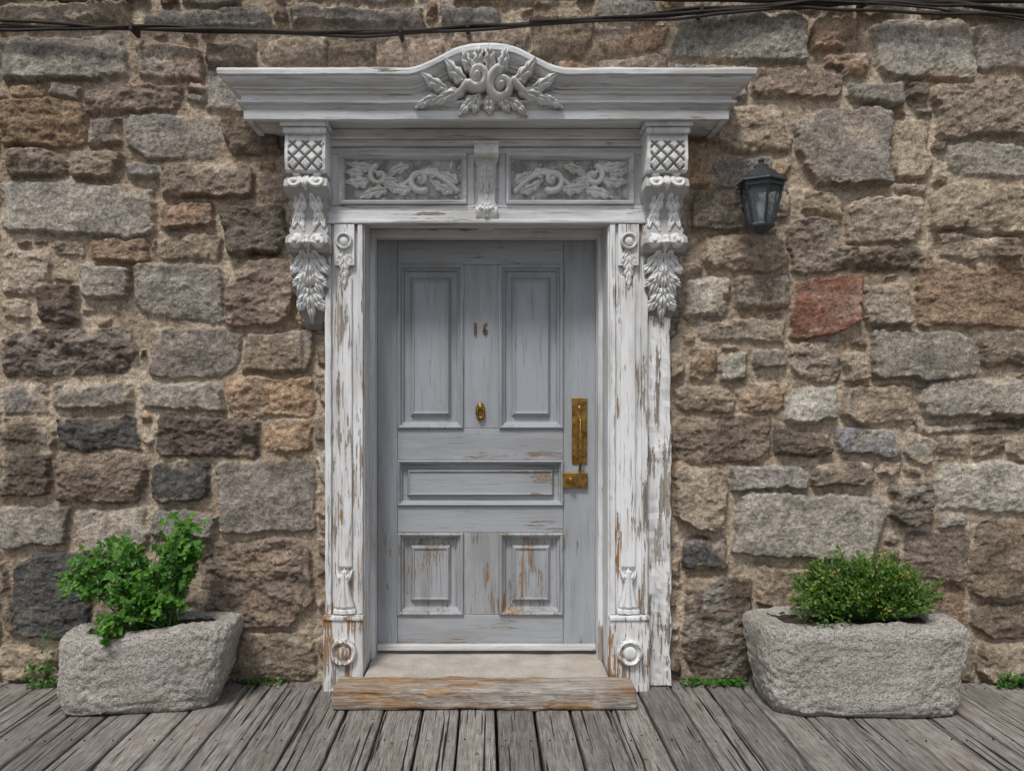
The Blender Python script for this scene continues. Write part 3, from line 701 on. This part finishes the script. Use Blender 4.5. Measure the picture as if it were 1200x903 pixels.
for _ in range(130):
    p=pw(random.uniform(935,1000),random.uniform(700,733),-.45)+Vector((0,random.uniform(-.04,.04),0)); L.leaflet(p,rv(),(Vector((0,-.5,.8))+rv()*.5).normalized(),.02,.013,random.random(),False)
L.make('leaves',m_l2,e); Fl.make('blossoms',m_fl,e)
cu=bpy.data.curves.new('twigs','CURVE'); cu.dimensions='3D'; cu.bevel_depth=.0018; cu.bevel_resolution=1
for b,t_ in ES:
    s_=cu.splines.new('POLY'); s_.points.add(1); s_.points[0].co=(*b,1); s_.points[1].co=(*t_,1)
cu.materials.append(m_stem); link(bpy.data.objects.new('twigs',cu),e)
for (x0,x1,z1,n,y) in((28,62,775,60,-.07),(48,75,735,35,-.07),(800,875,796,110,-.05),(1170,1215,790,120,-.07),(285,330,800,25,-.04)):
    L=Leaves()
    for _ in range(n):
        px=random.uniform(x0,x1); yy=y+random.uniform(-.04,.02); X=WX(px,yy); zm=max(.035,WZ(z1,yy)); z=random.uniform(.005,zm)
        L.trifoil(Vector((X,yy,z)),rv()+Vector((0,-.3,.4)),(Vector((0,-.6,.7))+rv()*.5).normalized(),random.uniform(.010,.020),random.random()*.8)
    L.make('wall_weeds',m_l1)
L=Leaves()
for _ in range(300):
    x=random.uniform(-3.2,3.4); y=-.015-abs(random.gauss(0,.045)) if random.random()<.85 else random.uniform(-.9,-.05)
    if abs(x)<.95 and y>-.45: continue
    sz=random.uniform(.010,.022); L.leaflet(Vector((x,y,.006)),Vector((random.uniform(-1,1),random.uniform(-1,1),.1)),(Vector((0,0,1))+rv()*.35).normalized(),sz,sz*.6,random.random(),False)
L.make('leaf_litter',m_dry)

# ------------------------------------------------------------------ lantern
lan=empty('wall_lantern'); lx,ly=1.335,-.19
m_glass=bpy.data.materials.new('lantern_glass'); m_glass.use_nodes=True
g=m_glass.node_tree.nodes['Principled BSDF']; g.inputs['Base Color'].default_value=(.50,.58,.63,1); g.inputs['Roughness'].default_value=.12; g.inputs['Transmission Weight'].default_value=.85; g.inputs['IOR'].default_value=1.1; g.inputs['Specular IOR Level'].default_value=.7
R6=math.pi/6
lathe('roof',[(.118,0),(.122,.006),(.118,.012),(.098,.026),(.062,.062),(.036,.078),(.036,.086),(.026,.094),(.012,.098),(.012,.106),(.016,.114),(.010,.124),(.001,.128)],(lx,ly,2.482),m_iron,lan,6,rot=R6,smooth=False)
lathe('top_rim',[(.080,0),(.106,0),(.108,.018),(.08,.018)],(lx,ly,2.462),m_iron,lan,6,rot=R6,smooth=False)
def rb(z): return .058+(.100-.058)*(z-2.285)/(2.462-2.285)
for i in range(6):
    a=2*math.pi*i/6+R6
    tube(f'glazing_bar_{i+1}',[(lx+rb(z)*math.cos(a),ly+rb(z)*math.sin(a),z) for z in(2.285,2.47)],.0065,m_iron,lan)
lathe('glass_body',[(rb(2.285)-.004,2.285),(rb(2.462)-.004,2.462)],(lx,ly,0),m_glass,lan,6,rot=R6,smooth=False)
lathe('base',[(.062,0),(.066,-.006),(.064,-.016),(.044,-.03),(.030,-.042),(.012,-.05),(.001,-.052)],(lx,ly,2.287),m_iron,lan,6,rot=R6,smooth=False)
lathe('bulb',[(.012,0),(.014,.05),(.024,.075),(.022,.10),(.001,.12)],(lx,ly,2.29),simple('frosted_bulb',(.6,.6,.56),.4),lan,16)
lathe('back_plate',[(.045,.03),(.045,-.022),(.03,-.03),(.001,-.03)],(lx,-.02,2.44),m_iron,lan,24,'Y',sy=1.6)
tube('arm',[(lx,-.03,2.44),(lx-.0,-.08,2.43),(lx-.0,-.12,2.46),(lx,ly+.03,2.50),(lx,ly,2.53)],.010,m_iron,lan)
tube('scroll',[(lx-.106-.012*math.cos(a)*(1-a/12),ly+.02,2.455+.020*math.sin(a)*(1-a/12)) for a in np.linspace(-1.2,6.5,26)],.004,m_iron,lan)
tube('scroll_stay',[(lx-.103,ly+.02,2.472),(lx-.09,ly+.0,2.49)],.005,m_iron,lan)

# ------------------------------------------------------------------ cables
cab=empty('overhead_cables')
def cable(n,pts,r,y=-.06,jit=.006,sd=0):
    P=[];xs_=[p[0] for p in pts]; zs_=[p[1] for p in pts]
    for i in range(121):
        px=xs_[0]+(xs_[-1]-xs_[0])*i/120; py=np.interp(px,xs_,zs_); yy=y+.02*mnoise.noise(Vector((px*.01,sd,0)))
        P.append((WX(px,y),yy,WZ(py,y)+jit*2*mnoise.noise(Vector((px*.013,sd*3.3,1)))))
    tube(n,P,r,m_cable,cab)
cable('cable_1',[(-900,18),(0,31),(250,36),(430,40),(560,33),(780,18),(930,4),(2000,-10)],.012,-.08,.003,1)
cable('cable_2',[(-900,10),(0,26),(250,37),(430,37),(560,30),(780,22),(930,8),(1060,14),(1200,20),(2000,30)],.008,-.095,.008,2)
cable('cable_3',[(-900,20),(0,35),(200,31),(400,42),(560,36),(780,14),(900,4),(1040,5),(1200,9),(2000,5)],.008,-.09,.008,3)
cable('cable_4',[(620,26),(800,17),(950,2),(1100,9),(1200,24),(1400,32)],.006,-.10,.008,4)
cable('cable_5',[(780,16),(930,6),(1010,3),(1110,4),(1200,14),(1500,10)],.014,-.08,.006,5)
cable('cable_6',[(-900,-20),(300,-6),(700,-3),(900,0),(1200,1),(2000,-10)],.014,-.08,.004,6)
for px,py in((158,36),(470,39),(548,33),(820,15),(1010,6)):
    box('cable_clip_%d'%px,WX(px,-.06)-.009,WX(px,-.06)+.009,-.11,-.01,WZ(py,-.06)-.018,WZ(py,-.06)+.018,m_cable,cab,.003,.1,0)

# ------------------------------------------------------------------ light, world, camera
sd=Vector((-.30,-.74,1.25)).normalized()
w=bpy.data.worlds.new('World'); scene.world=w; w.use_nodes=True; nt=w.node_tree
sky=nt.nodes.new('ShaderNodeTexSky'); sky.sky_type='NISHITA'; sky.sun_disc=False
sky.sun_elevation=math.asin(sd.z); sky.sun_rotation=math.atan2(sd.x,sd.y); sky.air_density=1.0; sky.dust_density=2.5
hs=nt.nodes.new('ShaderNodeHueSaturation'); hs.inputs['Saturation'].default_value=.40
nt.links.new(sky.outputs[0],hs.inputs['Color']); nt.links.new(hs.outputs[0],nt.nodes['Background'].inputs[0]); nt.nodes['Background'].inputs[1].default_value=.115
l=bpy.data.lights.new('sun','SUN'); l.energy=2.4; l.angle=math.radians(12); l.color=(1,.965,.915)
so=link(bpy.data.objects.new('sun',l)); so.rotation_euler=sd.to_track_quat('Z','Y').to_euler(); so.location=(-3,-6,8)
cam=bpy.data.cameras.new('camera'); cam.sensor_width=36; cam.lens=F*36/1200; cam.shift_x=(600-VX)/1200; cam.shift_y=(VY-451.5)/1200
cam.clip_end=500
c=link(bpy.data.objects.new('camera',cam)); c.location=(0,-D,HC); c.rotation_euler=(math.pi/2,0,0); scene.camera=c
scene.view_settings.view_transform='Standard'; scene.view_settings.look='None'; scene.view_settings.exposure=0
